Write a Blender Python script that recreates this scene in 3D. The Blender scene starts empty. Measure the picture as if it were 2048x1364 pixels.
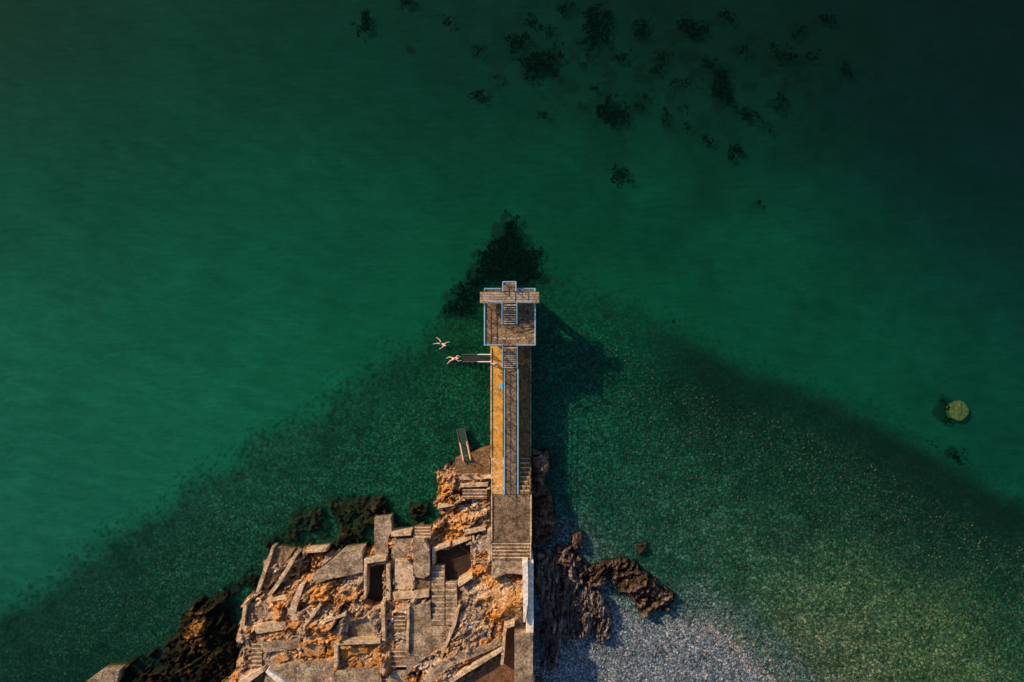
import bpy, bmesh, math, random
import numpy as np
from mathutils import Vector, Matrix
random.seed(7); RNG=np.random.RandomState(7)
C=bpy.context.scene.collection
D=85.33; S=16.0
def P(px,py,z=0.0):
    k=(D-z)/D/S
    return ((px-1024)*k,(682-py)*k,z)
# ---------------------------------------------------------------- numpy noise
def _h(ix,iy,s):
    n=(ix.astype(np.int64)*374761393+iy.astype(np.int64)*668265263+s*982451653)&0xFFFFFFFF
    n=((n^(n>>13))*1274126177)&0xFFFFFFFF
    n=((n^(n>>16))*2246822519)&0xFFFFFFFF
    return ((n^(n>>15))&0xFFFFFF)/float(0xFFFFFF)
def vn(x,y,s=0):
    ix=np.floor(x); iy=np.floor(y); fx=x-ix; fy=y-iy
    fx=fx*fx*(3-2*fx); fy=fy*fy*(3-2*fy)
    a=_h(ix,iy,s); b=_h(ix+1,iy,s); c=_h(ix,iy+1,s); d=_h(ix+1,iy+1,s)
    return (a*(1-fx)+b*fx)*(1-fy)+(c*(1-fx)+d*fx)*fy
def fbm(x,y,s=0,o=4):
    t=0;a=.5;n=0
    for i in range(o):
        t=t+a*vn(x,y,s+i*17); n+=a; a*=.5; x=x*2.03+5.1; y=y*2.03+1.7
    return t/n
def vor(x,y,s=0):
    ix=np.floor(x); iy=np.floor(y)
    f1=np.full(x.shape,9.); f2=np.full(x.shape,9.)
    r=[np.zeros(x.shape) for _ in range(5)]
    for dx in (-1,0,1):
        for dy in (-1,0,1):
            cx=ix+dx; cy=iy+dy
            qx=cx+_h(cx,cy,s+1); qy=cy+_h(cx,cy,s+2)
            d=np.abs(x-qx)*.75+np.abs(y-qy)*.75+.3*np.maximum(np.abs(x-qx),np.abs(y-qy))
            m=d<f1
            f2=np.where(m,f1,np.minimum(f2,d)); f1=np.where(m,d,f1)
            for k,v in enumerate((_h(cx,cy,s+3),_h(cx,cy,s+4),_h(cx,cy,s+5),x-qx,y-qy)):
                r[k]=np.where(m,v,r[k])
    return f1,f2,r
def sdist(X,Y,poly):
    d=np.full(X.shape,1e9); ins=np.zeros(X.shape,bool)
    n=len(poly)
    for i in range(n):
        x1,y1=poly[i][:2]; x2,y2=poly[(i+1)%n][:2]
        ex=x2-x1; ey=y2-y1; L=ex*ex+ey*ey+1e-12
        t=np.clip(((X-x1)*ex+(Y-y1)*ey)/L,0,1)
        d=np.minimum(d,np.hypot(X-x1-t*ex,Y-y1-t*ey))
        c=((y1>Y)!=(y2>Y))
        if abs(ey)>1e-12:
            ins^=c&(X<ex*(Y-y1)/ey+x1)
    return np.where(ins,d,-d)
def sst(a,b,x):
    t=np.clip((x-a)/(b-a),0,1); return t*t*(3-2*t)
def rbf(X,Y,pts,sig):
    W=0; V=0
    for p in pts:
        q=P(p[0],p[1])
        w=np.exp(-((X-q[0])**2+(Y-q[1])**2)/(2*sig*sig))+1e-12/(1+(X-q[0])**2+(Y-q[1])**2)
        W=W+w
        v=np.array(p[2:],float)
        V=V+w[...,None]*v
    return V/W[...,None]
def lin(c):
    c=np.asarray(c)/255.0
    return np.where(c<=.04045,c/12.92,((c+.055)/1.055)**2.4)
# ---------------------------------------------------------------- objects
def tag(o,label=None,cat=None,group=None,kind=None):
    if label:o['label']=label
    if cat:o['category']=cat
    if group:o['group']=group
    if kind:o['kind']=kind
    return o
def empty(name,loc,label,cat,group=None,rz=0):
    o=bpy.data.objects.new(name,None); C.objects.link(o); o.location=loc; o.rotation_euler=(0,0,rz)
    o.empty_display_size=.2
    return tag(o,label,cat,group)
def link(name,me,mats,parent=None,smooth=False):
    if not isinstance(mats,(list,tuple)): mats=[mats]
    for m in mats: me.materials.append(m)
    o=bpy.data.objects.new(name,me); C.objects.link(o)
    if smooth: me.shade_smooth()
    if parent is not None:
        o.parent=parent
        off=Vector(parent.location)
        if parent.parent is not None: off=off+Vector(parent.parent.location)
        if me.get('world',1): me.transform(Matrix.Translation(-off))
    return o
class MB:
    def __init__(s): s.bm=bmesh.new()
    def prism(s,pts,zb,bev=0.0,mi=0):
        bm=s.bm
        a=sum(pts[i][0]*pts[(i+1)%len(pts)][1]-pts[(i+1)%len(pts)][0]*pts[i][1] for i in range(len(pts)))
        if a<0: pts=pts[::-1]
        t=[bm.verts.new(p) for p in pts]; b=[bm.verts.new((p[0],p[1],zb)) for p in pts]
        ft=bm.faces.new(t); ft.material_index=mi
        bm.faces.new(b[::-1]).material_index=mi
        n=len(pts)
        for i in range(n):
            f=bm.faces.new((b[i],b[(i+1)%n],t[(i+1)%n],t[i])); f.material_index=mi
        if bev>0:
            bmesh.ops.bevel(bm,geom=list(ft.edges),offset=bev,segments=2,affect='EDGES',profile=.6)
        return s
    def box(s,x0,x1,y0,y1,z0,z1,bev=0,mi=0):
        return s.prism([(x0,y0,z1),(x1,y0,z1),(x1,y1,z1),(x0,y1,z1)],z0,bev,mi)
    def slab(s,w,th):
        ar=sum(w[i][0]*w[(i+1)%4][1]-w[(i+1)%4][0]*w[i][1] for i in range(4))
        if ar<0:w=w[::-1]
        t=[s.bm.verts.new(p) for p in w]; bo=[s.bm.verts.new((p[0],p[1],p[2]-th)) for p in w]
        s.bm.faces.new(t); s.bm.faces.new(bo[::-1])
        for i in range(4): s.bm.faces.new((bo[i],bo[(i+1)%4],t[(i+1)%4],t[i]))
        return s
    def tube(s,a,b,r,seg=8,r2=None,mi=0):
        a=Vector(a);b=Vector(b);d=(b-a)
        if d.length<1e-6:return s
        q=d.to_track_quat('Z','Y').to_matrix(); r2=r if r2 is None else r2
        A=[];B=[]
        for i in range(seg):
            t=2*math.pi*i/seg; v=Vector((math.cos(t),math.sin(t),0))
            A.append(s.bm.verts.new(a+q@(v*r))); B.append(s.bm.verts.new(b+q@(v*r2)))
        for i in range(seg):
            j=(i+1)%seg; s.bm.faces.new((A[i],A[j],B[j],B[i])).material_index=mi
        s.bm.faces.new(A[::-1]); s.bm.faces.new(B)
        return s
    def build(s,name,mats,parent=None,smooth=False):
        me=bpy.data.meshes.new(name); s.bm.to_mesh(me); s.bm.free()
        return link(name,me,mats,parent,smooth)
# ---------------------------------------------------------------- materials
def newmat(name):
    m=bpy.data.materials.new(name); m.use_nodes=True
    nt=m.node_tree; nt.nodes.clear()
    return m,nt
def N(nt,t,**kw):
    n=nt.nodes.new(t)
    for k,v in kw.items(): setattr(n,k,v)
    return n
def L(nt,a,b): nt.links.new(a,b)
def ramp(nt,fac,stops,interp='LINEAR'):
    r=N(nt,'ShaderNodeValToRGB'); r.color_ramp.interpolation=interp
    e=r.color_ramp.elements
    while len(e)>1:e.remove(e[-1])
    e[0].position=stops[0][0]; e[0].color=(*stops[0][1],1)
    for p,c in stops[1:]:
        x=e.new(p); x.color=(*c,1)
    L(nt,fac,r.inputs[0]); return r.outputs[0]
def mix(nt,fac,a,b,mode='MIX'):
    m=N(nt,'ShaderNodeMix',data_type='RGBA',blend_type=mode)
    for s,v in ((m.inputs[0],fac),(m.inputs[6],a),(m.inputs[7],b)):
        if isinstance(v,(int,float)): s.default_value=v
        elif isinstance(v,tuple): s.default_value=(*v,1)
        else: L(nt,v,s)
    return m.outputs[2]
def math_(nt,op,a,b=0.,clamp=False):
    m=N(nt,'ShaderNodeMath',operation=op); m.use_clamp=clamp
    for s,v in ((m.inputs[0],a),(m.inputs[1],b)):
        if isinstance(v,(int,float)): s.default_value=v
        else: L(nt,v,s)
    return m.outputs[0]
def noise(nt,vec,sc,det=5,rough=.6,dist=0):
    n=N(nt,'ShaderNodeTexNoise'); n.inputs['Scale'].default_value=sc; n.inputs['Detail'].default_value=det
    n.inputs['Roughness'].default_value=rough; n.inputs['Distortion'].default_value=dist
    L(nt,vec,n.inputs['Vector']); return n.outputs[0]
def voro(nt,vec,sc,feat='F1'):
    n=N(nt,'ShaderNodeTexVoronoi',feature=feat); n.inputs['Scale'].default_value=sc
    L(nt,vec,n.inputs['Vector']); return n
def pos(nt):
    g=N(nt,'ShaderNodeNewGeometry'); return g.outputs['Position']
def finish(nt,col,rough=.85,bumph=None,bs=.4,bd=.05,spec=.3):
    b=N(nt,'ShaderNodeBsdfPrincipled'); b.inputs['Specular IOR Level'].default_value=spec
    if isinstance(col,tuple): b.inputs['Base Color'].default_value=(*col,1)
    else: L(nt,col,b.inputs['Base Color'])
    b.inputs['Roughness'].default_value=rough
    if bumph is not None:
        u=N(nt,'ShaderNodeBump'); u.inputs['Strength'].default_value=bs; u.inputs['Distance'].default_value=bd
        L(nt,bumph,u.inputs['Height']); L(nt,u.outputs[0],b.inputs['Normal'])
    o=N(nt,'ShaderNodeOutputMaterial'); L(nt,b.outputs[0],o.inputs[0])
def plain(name,c,rough=.5):
    m,nt=newmat(name); p=pos(nt)
    n=noise(nt,p,6,3)
    col=mix(nt,n,tuple(x*.75 for x in c),tuple(min(1,x*1.2) for x in c))
    finish(nt,col,rough)
    return m
def concrete(name,a,b,dark,spot=.5,sun_alg=None,stripes=False):
    m,nt=newmat(name); p=pos(nt)
    n1=noise(nt,p,.5,6,.7); n2=noise(nt,p,5,6,.75); n3=noise(nt,p,1.3,8,.8,.4)
    c=ramp(nt,n1,[(.36,a),(.62,b)])
    f=ramp(nt,n3,[(.46,(0,0,0)),(.58,(1,1,1))])
    c=mix(nt,f,c,mix(nt,.7,c,dark))
    s=ramp(nt,n2,[(.5,(0,0,0)),(.58,(1,1,1))])
    c=mix(nt,math_(nt,'MULTIPLY',s,spot),c,dark)
    v=voro(nt,p,6); s2=ramp(nt,v.outputs['Color'],[(.0,(0.6,0.6,0.6)),(1,(1.45,1.4,1.33))])
    c=mix(nt,.8,c,s2,'MULTIPLY')
    if sun_alg:
        n4=noise(nt,p,.9,5,.65)
        c=mix(nt,ramp(nt,n4,[(.42,(0,0,0)),(.58,(.75,.75,.75))]),c,sun_alg)
    if stripes:
        sx0=N(nt,'ShaderNodeSeparateXYZ'); L(nt,p,sx0.inputs[0])
        fr=math_(nt,'FRACT',math_(nt,'MULTIPLY',sx0.outputs[1],3.6))
        st=ramp(nt,fr,[(.0,(.35,.33,.3)),(.22,(.4,.37,.33)),(.3,(1,1,1)),(1,(1,1,1))])
        c=mix(nt,.9,c,st,'MULTIPLY')
    sx=N(nt,'ShaderNodeSeparateXYZ'); L(nt,p,sx.inputs[0])
    low=ramp(nt,math_(nt,'ADD',math_(nt,'MULTIPLY',sx.outputs[2],.5),math_(nt,'MULTIPLY',n3,.3)),[(.3,(1,1,1)),(.75,(0,0,0))])
    c=mix(nt,low,c,(.02,.028,.012))
    h=math_(nt,'ADD',n2,n3)
    finish(nt,c,.88,h,.9,.08)
    return m
def rockmat(name,stops,wet=(.012,.014,.006),wetb=(.06,.035,.01),zlo=.2,zhi=1.6,stretch=(1,1,1),rot=0,alt=None):
    m,nt=newmat(name); p=pos(nt)
    mp=N(nt,'ShaderNodeMapping'); mp.inputs['Scale'].default_value=stretch; mp.inputs['Rotation'].default_value=(0,0,rot); L(nt,p,mp.inputs[0]); q=mp.outputs[0]
    n1=noise(nt,q,.35,8,.72,.5); n2=noise(nt,q,2.2,8,.78,.3); n3=noise(nt,q,8,4,.75)
    f=math_(nt,'ADD',math_(nt,'MULTIPLY',n1,.5),math_(nt,'MULTIPLY',n2,.5))
    c=ramp(nt,f,stops)
    if alt:
        n0=noise(nt,p,.18,6,.7,.4)
        c=mix(nt,ramp(nt,n0,[(.46,(0,0,0)),(.55,(1,1,1))]),c,ramp(nt,f,alt))
    at=N(nt,'ShaderNodeAttribute',attribute_name='crack')
    c=mix(nt,at.outputs['Fac'],c,(.016,.009,.005))
    g=ramp(nt,n3,[(.35,(.35,.33,.3)),(.65,(1.5,1.45,1.4))])
    c=mix(nt,.85,c,g,'MULTIPLY')
    sx=N(nt,'ShaderNodeSeparateXYZ'); L(nt,p,sx.inputs[0])
    z=math_(nt,'ADD',sx.outputs[2],math_(nt,'MULTIPLY',math_(nt,'SUBTRACT',n2,.5),2.2))
    mr=N(nt,'ShaderNodeMapRange'); mr.inputs[1].default_value=zlo; mr.inputs[2].default_value=zhi
    L(nt,z,mr.inputs[0])
    w=mix(nt,ramp(nt,n2,[(.5,(0,0,0)),(.66,(1,1,1))]),wet,wetb)
    c=mix(nt,mr.outputs[0],w,c)
    h=math_(nt,'ADD',n2,math_(nt,'MULTIPLY',n3,.5))
    finish(nt,c,.9,h,1.,.15,.2)
    return m
M={}
M['pier']=concrete('weathered_concrete',(.19,.14,.095),(.36,.26,.18),(.022,.016,.012),.85)
M['tower']=concrete('tower_concrete',(.24,.16,.1),(.42,.3,.19),(.03,.022,.015),.8)
M['beam']=concrete('pale_concrete',(.4,.34,.29),(.5,.43,.37),(.14,.11,.09),.3,stripes=True)
M['trim']=concrete('pale_trim',(.42,.38,.33),(.54,.48,.42),(.14,.11,.09),.3)
M['ochre']=concrete('sunlit_algae_concrete',(.6,.36,.1),(.88,.56,.18),(.12,.06,.015),.6,(.75,.4,.05))  # algae ochre with the left deck's golden sunlight painted in
M['brown']=concrete('shaded_brown_concrete',(.3,.18,.06),(.42,.27,.09),(.06,.04,.015),.75)  # right deck tone, the raised walkway's shade put into the brown
M['slab']=concrete('slab_concrete',(.58,.45,.31),(.76,.62,.46),(.16,.1,.06),.4)
M['slab2']=concrete('grey_slab_concrete',(.25,.19,.14),(.56,.46,.35),(.05,.035,.025),.75)
M['terr']=concrete('stained_terrace_concrete',(.14,.1,.065),(.4,.29,.19),(.035,.024,.016),.85)
M['landing']=concrete('landing_concrete',(.2,.12,.06),(.36,.23,.13),(.05,.035,.015),.7)
M['nose']=concrete('step_nosing',(.65,.52,.38),(.78,.65,.5),(.2,.13,.08),.2)
M['white']=concrete('white_paint',(.8,.79,.77),(.88,.87,.85),(.5,.46,.42),.1)
M['court']=concrete('brown_court',(.17,.09,.05),(.25,.13,.07),(.06,.035,.02),.4)
M['pit']=concrete('pit_shade_concrete',(.035,.025,.02),(.07,.05,.04),(.012,.01,.008),.5)  # near-black tone that paints the pits' shade, reused on the tower stairs
M['blue']=plain('blue_paint',(.2,.52,.88),.45)
M['rail']=plain('pale_metal',(.6,.65,.65),.4)
M['rust']=plain('rust_orange',(.5,.18,.08),.7)
M['dark']=plain('dark_metal',(.03,.035,.035),.6)
M['greenm']=plain('dark_green_metal',(.02,.07,.05),.6)
M['paint']=plain('road_paint',(.75,.75,.72),.7)
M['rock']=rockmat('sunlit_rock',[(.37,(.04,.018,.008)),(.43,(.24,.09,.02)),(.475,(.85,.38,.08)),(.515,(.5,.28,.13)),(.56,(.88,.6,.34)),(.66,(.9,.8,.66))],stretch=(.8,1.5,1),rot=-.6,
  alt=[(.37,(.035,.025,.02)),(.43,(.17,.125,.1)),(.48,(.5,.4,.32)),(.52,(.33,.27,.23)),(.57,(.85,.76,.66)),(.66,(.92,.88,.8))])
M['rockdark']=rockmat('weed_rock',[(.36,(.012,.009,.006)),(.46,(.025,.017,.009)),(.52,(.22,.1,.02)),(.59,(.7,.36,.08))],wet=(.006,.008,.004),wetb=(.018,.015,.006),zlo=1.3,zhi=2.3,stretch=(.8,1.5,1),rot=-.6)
M['mossrock']=rockmat('mossy_rock',[(.36,(.012,.014,.005)),(.5,(.05,.04,.012)),(.6,(.2,.13,.03)),(.7,(.3,.2,.05))],wet=(.006,.016,.008),wetb=(.03,.045,.014),zlo=.6,zhi=2.0)
M['strata']=rockmat('layered_rock',[(.38,(.022,.017,.016)),(.46,(.095,.075,.07)),(.53,(.3,.27,.27)),(.62,(.66,.63,.64))],zlo=-.2,zhi=.9,stretch=(2.2,.35,1),rot=.12)
M['redrock']=rockmat('brown_rock',[(.38,(.018,.013,.01)),(.46,(.07,.045,.036)),(.54,(.19,.135,.115)),(.64,(.48,.42,.4))],wetb=(.045,.03,.02),zlo=0.,zhi=1.1,stretch=(1.6,.5,1),rot=.5)
def weedmat():
    m,nt=newmat('seaweed'); p=pos(nt)
    c=ramp(nt,noise(nt,p,2.5,4),[(.35,(.0006,.004,.004)),(.7,(.0015,.014,.011))]); finish(nt,c,1.,spec=0.); return m
M['weed']=weedmat()
def stonemat():
    m,nt=newmat('beach_stone'); p=pos(nt)
    oi=N(nt,'ShaderNodeAttribute',attribute_name='Col')
    c=mix(nt,.5,oi.outputs['Color'],ramp(nt,noise(nt,p,9,3),[(.3,(.6,.6,.6)),(.7,(1.3,1.3,1.3))]),'MULTIPLY')
    finish(nt,c,.8); return m
M['stone']=stonemat()
def watermat():
    m,nt=newmat('sea_water'); g=N(nt,'ShaderNodeNewGeometry'); p=g.outputs['Position']
    mp=N(nt,'ShaderNodeMapping'); mp.inputs['Rotation'].default_value=(0,0,.45); mp.inputs['Scale'].default_value=(.6,3.0,1); L(nt,p,mp.inputs[0])
    a=noise(nt,mp.outputs[0],.5,4,.66,.7); b=noise(nt,p,.12,3)
    tr=N(nt,'ShaderNodeBsdfTransparent'); L(nt,ramp(nt,a,[(.38,(.64,.83,.77)),(.62,(.92,1,.99))]),tr.inputs[0])
    u=N(nt,'ShaderNodeBump'); u.inputs['Strength'].default_value=.7; u.inputs['Distance'].default_value=.18
    L(nt,math_(nt,'ADD',a,b),u.inputs['Height'])
    gl=N(nt,'ShaderNodeBsdfGlossy'); gl.inputs['Roughness'].default_value=.02; gl.inputs['Color'].default_value=(.55,.8,.75,1)
    df=N(nt,'ShaderNodeBsdfDiffuse'); df.inputs[0].default_value=(.002,.09,.045,1); L(nt,u.outputs[0],df.inputs['Normal'])
    m1=N(nt,'ShaderNodeMixShader'); m1.inputs[0].default_value=.12; L(nt,tr.outputs[0],m1.inputs[1]); L(nt,df.outputs[0],m1.inputs[2])
    dt=N(nt,'ShaderNodeVectorMath',operation='DOT_PRODUCT'); L(nt,g.outputs['Incoming'],dt.inputs[0]); L(nt,g.outputs['Normal'],dt.inputs[1])
    ab=math_(nt,'ABSOLUTE',dt.outputs['Value']); fr=math_(nt,'ADD',math_(nt,'MULTIPLY',math_(nt,'POWER',math_(nt,'SUBTRACT',1.,ab,True),5.),.98),.015)
    m2=N(nt,'ShaderNodeMixShader'); L(nt,fr,m2.inputs[0]); L(nt,m1.outputs[0],m2.inputs[1]); L(nt,gl.outputs[0],m2.inputs[2])
    o=N(nt,'ShaderNodeOutputMaterial'); L(nt,m2.outputs[0],o.inputs[0]); return m
M['water']=watermat()
def seabedmat():
    m,nt=newmat('seabed_and_shingle'); p=pos(nt)
    at=N(nt,'ShaderNodeAttribute',attribute_name='Col'); pb=N(nt,'ShaderNodeAttribute',attribute_name='peb')
    v=voro(nt,p,3.4); sp=N(nt,'ShaderNodeSeparateColor'); L(nt,v.outputs['Color'],sp.inputs[0])
    v2=voro(nt,p,7.5); sp2=N(nt,'ShaderNodeSeparateColor'); L(nt,v2.outputs['Color'],sp2.inputs[0])
    g=math_(nt,'ADD',math_(nt,'MULTIPLY',sp.outputs[0],.5),math_(nt,'MULTIPLY',sp2.outputs[0],.5))
    k=ramp(nt,g,[(.1,(.35,.38,.38)),(.5,(.82,.86,.86)),(.72,(1.8,1.5,1.35)),(.9,(4.2,2.6,2.3))])
    e=ramp(nt,v.outputs['Distance'],[(.35,(1,1,1)),(.75,(.4,.4,.4))])
    k=mix(nt,1.,k,e,'MULTIPLY')
    c=mix(nt,pb.outputs['Fac'],at.outputs['Color'],mix(nt,1.,at.outputs['Color'],k,'MULTIPLY'))
    n=noise(nt,p,.5,7,.7,.3)
    c=mix(nt,math_(nt,'ADD',.35,math_(nt,'MULTIPLY',pb.outputs['Fac'],.65)),c,mix(nt,1.,c,ramp(nt,n,[(.3,(.7,.7,.7)),(.7,(1.3,1.3,1.3))]),'MULTIPLY'))
    n2=noise(nt,p,4,4,.7)
    c=mix(nt,.4,c,ramp(nt,n2,[(.3,(.7,.7,.7)),(.7,(1.3,1.3,1.3))]),'MULTIPLY')
    h=math_(nt,'MULTIPLY',math_(nt,'SUBTRACT',1.,v.outputs['Distance']),pb.outputs['Fac'])
    finish(nt,c,.9,h,.5,.06,.1)
    return m
M['seabed']=seabedmat()
# ---------------------------------------------------------------- grid mesh
def gridmesh(name,X,Y,Z,keep,mat,attrs=None,col=None,smooth=True,parent=None):
    h,w=X.shape
    idx=np.arange(h*w).reshape(h,w)
    a=idx[:-1,:-1];b=idx[:-1,1:];c=idx[1:,1:];d=idx[1:,:-1]
    F=np.stack([a,b,c,d],-1).reshape(-1,4)
    if keep is not None:
        kf=keep.ravel()[F].any(1); F=F[kf]
    used=np.unique(F); mp=np.full(h*w,-1); mp[used]=np.arange(len(used)); F=mp[F]
    V=np.stack([X.ravel(),Y.ravel(),Z.ravel()],-1)[used]
    me=bpy.data.meshes.new(name)
    me.vertices.add(len(V)); me.vertices.foreach_set('co',V.astype(np.float32).ravel())
    me.loops.add(F.size); me.loops.foreach_set('vertex_index',F.astype(np.int32).ravel())
    me.polygons.add(len(F)); me.polygons.foreach_set('loop_start',(np.arange(len(F))*4).astype(np.int32))
    me.update(calc_edges=True); me.validate()
    for k,v in (attrs or {}).items():
        at=me.attributes.new(k,'FLOAT','POINT'); at.data.foreach_set('value',v.ravel()[used].astype(np.float32))
    if col is not None:
        at=me.attributes.new('Col','FLOAT_COLOR','POINT')
        cc=np.ones((len(used),4),np.float32); cc[:,:3]=col.reshape(-1,3)[used]
        at.data.foreach_set('color',cc.ravel())
    o=link(name,me,mat,parent)
    if smooth: me.shade_smooth()
    return o
# ---------------------------------------------------------------- seaweed layout
WBIG=[((1080,125,44,34),'largest round dark seaweed patch in the upper water'),((1225,222,30,24),'black seaweed patch at upper right of centre with a sharp outline'),((1447,172,22,50),'tall narrow seaweed patch in the upper right water'),((1245,350,14,13),'lone small seaweed patch right above the tower, lowest of the upper patches'),((1190,50,28,40),'dark seaweed patch near the top edge'),((727,42,10,20),'lone upright seaweed patch near the top edge, left of centre'),((1470,301,11,7),'small seaweed patch below the tall narrow one'),((1895,822,6,16),'dark seaweed hugging the left side of the round block'),((1912,912,13,8),'dark seaweed patch below the round block'),((960,193,15,11),'faint seaweed patch left below the largest round one')]
WSMALL=[(1035,85,24,16),(1275,207,14,9),(1335,240,12,14),(1410,281,9,8),(955,100,16,12),(1000,158,9,7),(1080,225,7,5),(1130,15,24,12),(1280,50,20,16),(1330,110,14,14),(1500,230,18,10),(1560,110,28,20),(1380,60,32,26),(1620,110,16,12),(1690,140,16,12),(1170,206,8,6),(1170,118,9,8),(1240,110,18,10),(1300,190,9,7),(810,8,16,10),(1540,255,8,7),(1375,215,8,7),(1512,405,5,4),(1480,95,14,10),(1420,130,14,10),(1360,170,10,8),(1100,60,12,10),(890,40,14,8),(1440,30,20,14),(1600,60,18,12),(1555,200,9,14),(1380,255,6,6),(1310,135,10,12),(1215,150,8,6),(1190,175,7,6),(1650,40,20,14),(1060,40,8,8),(830,95,8,5)]
# ---------------------------------------------------------------- terrain
BANK=[P(*p)[:2] for p in [(1015,548),(960,590),(870,655),(760,725),(640,830),(480,912),(360,992),(200,1105),(0,1235),(-500,1600),(-3000,3500),(6000,3500),(3200,1700),(2300,1130),(2048,1012),(1900,925),(1800,868),(1650,790),(1500,742),(1400,690),(1250,612),(1090,556)]]
BEACH=[P(*p)[:2] for p in [(1062,1100),(1130,1100),(1175,1155),(1230,1212),(1300,1243),(1390,1238),(1460,1272),(1560,1364),(1900,1750),(3600,3500),(-2500,3500),(-600,1900),(300,1480),(900,1250)]]
OUT=[(0,0,1,46,32),(300,100,1,56,41),(700,100,1,48,35),(1000,100,1,36,29),(1400,100,1,26,23),(1700,100,1,18,21),(2048,50,1,6,19),(1960,200,1,9,22),
(0,400,3,80,56),(300,400,2,79,56),(600,400,2,75,53),(900,350,1,68,47),(1200,400,1,60,41),(1500,400,1,51,37),(1800,400,1,40,35),(2048,400,1,24,31),
(0,700,12,104,76),(300,700,9,101,72),(600,650,4,96,66),(850,550,2,89,57),(1200,520,1,80,50),(1500,550,2,84,55),(1700,560,2,79,54),(2000,600,1,57,44),
(0,900,16,108,81),(300,850,13,105,77),(600,800,8,97,66),(1750,750,2,78,53),(2000,800,2,70,50),(0,1080,16,98,76),(-300,900,18,110,84),(-300,300,3,72,54),(2300,800,2,56,46)]
INN=[(900,640,6,68,36),(800,760,10,76,52),(700,900,14,80,58),(550,980,18,82,60),(400,1080,17,74,56),(200,1180,13,64,49),(50,1280,11,57,45),(50,1364,12,54,42),(930,850,10,82,52),(850,930,14,84,58),
(1120,620,4,76,48),(1100,750,6,92,68),(1180,720,5,92,64),(1240,660,3,62,42),(1250,760,6,72,52),(1250,870,12,78,58),(1130,870,14,98,76),(1400,740,3,32,24),(1450,785,4,34,25),(1600,790,3,26,20),(1550,880,10,62,44),(1700,860,3,25,19),(1900,940,4,26,22),(2040,1030,4,28,24),(1600,920,15,68,50),  # bed beside the pier painted lighter to offset the tower's cast shadow
(1150,980,22,82,70),(1400,960,26,86,64),(1650,1010,24,74,54),(1850,1060,15,58,44),(2040,1200,20,72,50),
(1300,1100,34,94,78),(1500,1120,45,100,74),(1700,1200,64,116,76),(1900,1280,72,118,76),(1650,1320,92,126,94),(1850,1450,70,115,75)]
def bank_sd(X,Y):
    s=sdist(X,Y,BANK)
    return s+(fbm(X*.25,Y*.25,3,6)-.5)*(4.0-2.4*sst(0,12,X))
def terrain_z(X,Y):
    s=sdist(X,Y,BANK); z=-.55+.2*sst(-3,22,s)
    sb=sdist(X,Y,BEACH)
    z=np.maximum(z,np.minimum(2.3,sb*.075-.02))
    z=z+(fbm(X*.3,Y*.3,9,4)-.5)*(.2*sst(-6,6,s)*(1-sst(-9,-3,sb))+.07*sst(-9,-3,sb))
    return z+(fbm(X*2.1,Y*2.1,19,3)-.5)*.09*sst(-6,-1,sb)
def axis(a,b,st):
    c=list(np.arange(a,b+1e-6,st)); g=st; lo=[];hi=[];x=a
    while x>a-1500: g*=1.35; x-=g; lo.append(x)
    g=st;x=b
    while x<b+1500: g*=1.35; x+=g; hi.append(x)
    return np.array(lo[::-1]+c+hi)
xs=axis(-68,68,.2); ys=axis(-47,46,.2)
X,Y=np.meshgrid(xs,ys)
Z=terrain_z(X,Y)
s=bank_sd(X,Y); sb=sdist(X,Y,BEACH)+(fbm(X*.5,Y*.5,44,5)-.5)*2.4
K=np.array([.5,.88,.66])
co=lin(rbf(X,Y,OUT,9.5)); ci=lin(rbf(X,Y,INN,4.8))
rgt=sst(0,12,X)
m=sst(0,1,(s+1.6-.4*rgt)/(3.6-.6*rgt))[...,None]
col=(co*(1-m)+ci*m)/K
f=fbm(X*2.8,Y*2.8,21,5); edge=np.exp(-((s-.8)/3.2)**2)
wd=sst(.54,.72,f+edge*.12-.06)*sst(.1,.6,edge)*(.6-.2*rgt)
col=col*(1-wd[...,None])+np.array([.001,.014,.009])*wd[...,None]
f3=fbm(X*.35+9,Y*.35,77,6); mm=sst(.5,.68,f3)*m[...,0]*.35
col=col*(1-mm[...,None]*np.array([1,.8,.85]))
f4=fbm(X*.16,Y*.16,90,6); col=col*(1+((f4-.5)*(.4+.5*rgt)*(1-m[...,0]))[...,None])
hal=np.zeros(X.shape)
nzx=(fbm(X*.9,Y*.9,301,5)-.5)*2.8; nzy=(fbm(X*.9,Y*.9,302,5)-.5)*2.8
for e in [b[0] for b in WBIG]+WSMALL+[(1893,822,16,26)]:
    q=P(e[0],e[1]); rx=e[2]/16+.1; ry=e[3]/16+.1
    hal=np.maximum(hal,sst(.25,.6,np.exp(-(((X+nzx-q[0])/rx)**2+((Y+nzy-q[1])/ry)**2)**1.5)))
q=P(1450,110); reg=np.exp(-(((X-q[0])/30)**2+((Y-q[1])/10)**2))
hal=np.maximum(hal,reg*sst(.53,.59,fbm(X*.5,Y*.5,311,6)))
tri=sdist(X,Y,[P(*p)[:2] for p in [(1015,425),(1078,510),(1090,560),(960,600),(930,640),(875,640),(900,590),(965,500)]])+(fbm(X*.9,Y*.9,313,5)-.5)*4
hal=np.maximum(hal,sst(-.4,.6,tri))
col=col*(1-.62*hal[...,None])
bm_=sst(-6.5,-.3,sb)[...,None]
dry_shade=np.array([.155,.23,.3]); rim=np.array([.36,.33,.26])  # blue of the shaded beach put into the shingle colour
wr=(np.exp(-((sb+.6)/1.8)**2)*.5*sst(16,28,X))[...,None]
bc=dry_shade*(1-wr)+rim*wr
col=col*(1-bm_)+bc*bm_
peb=np.clip(.3+.7*sst(-1,8,s),0,1)*sst(-2,1.5,s); peb=np.maximum(peb,bm_[...,0]*.85)
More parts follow.
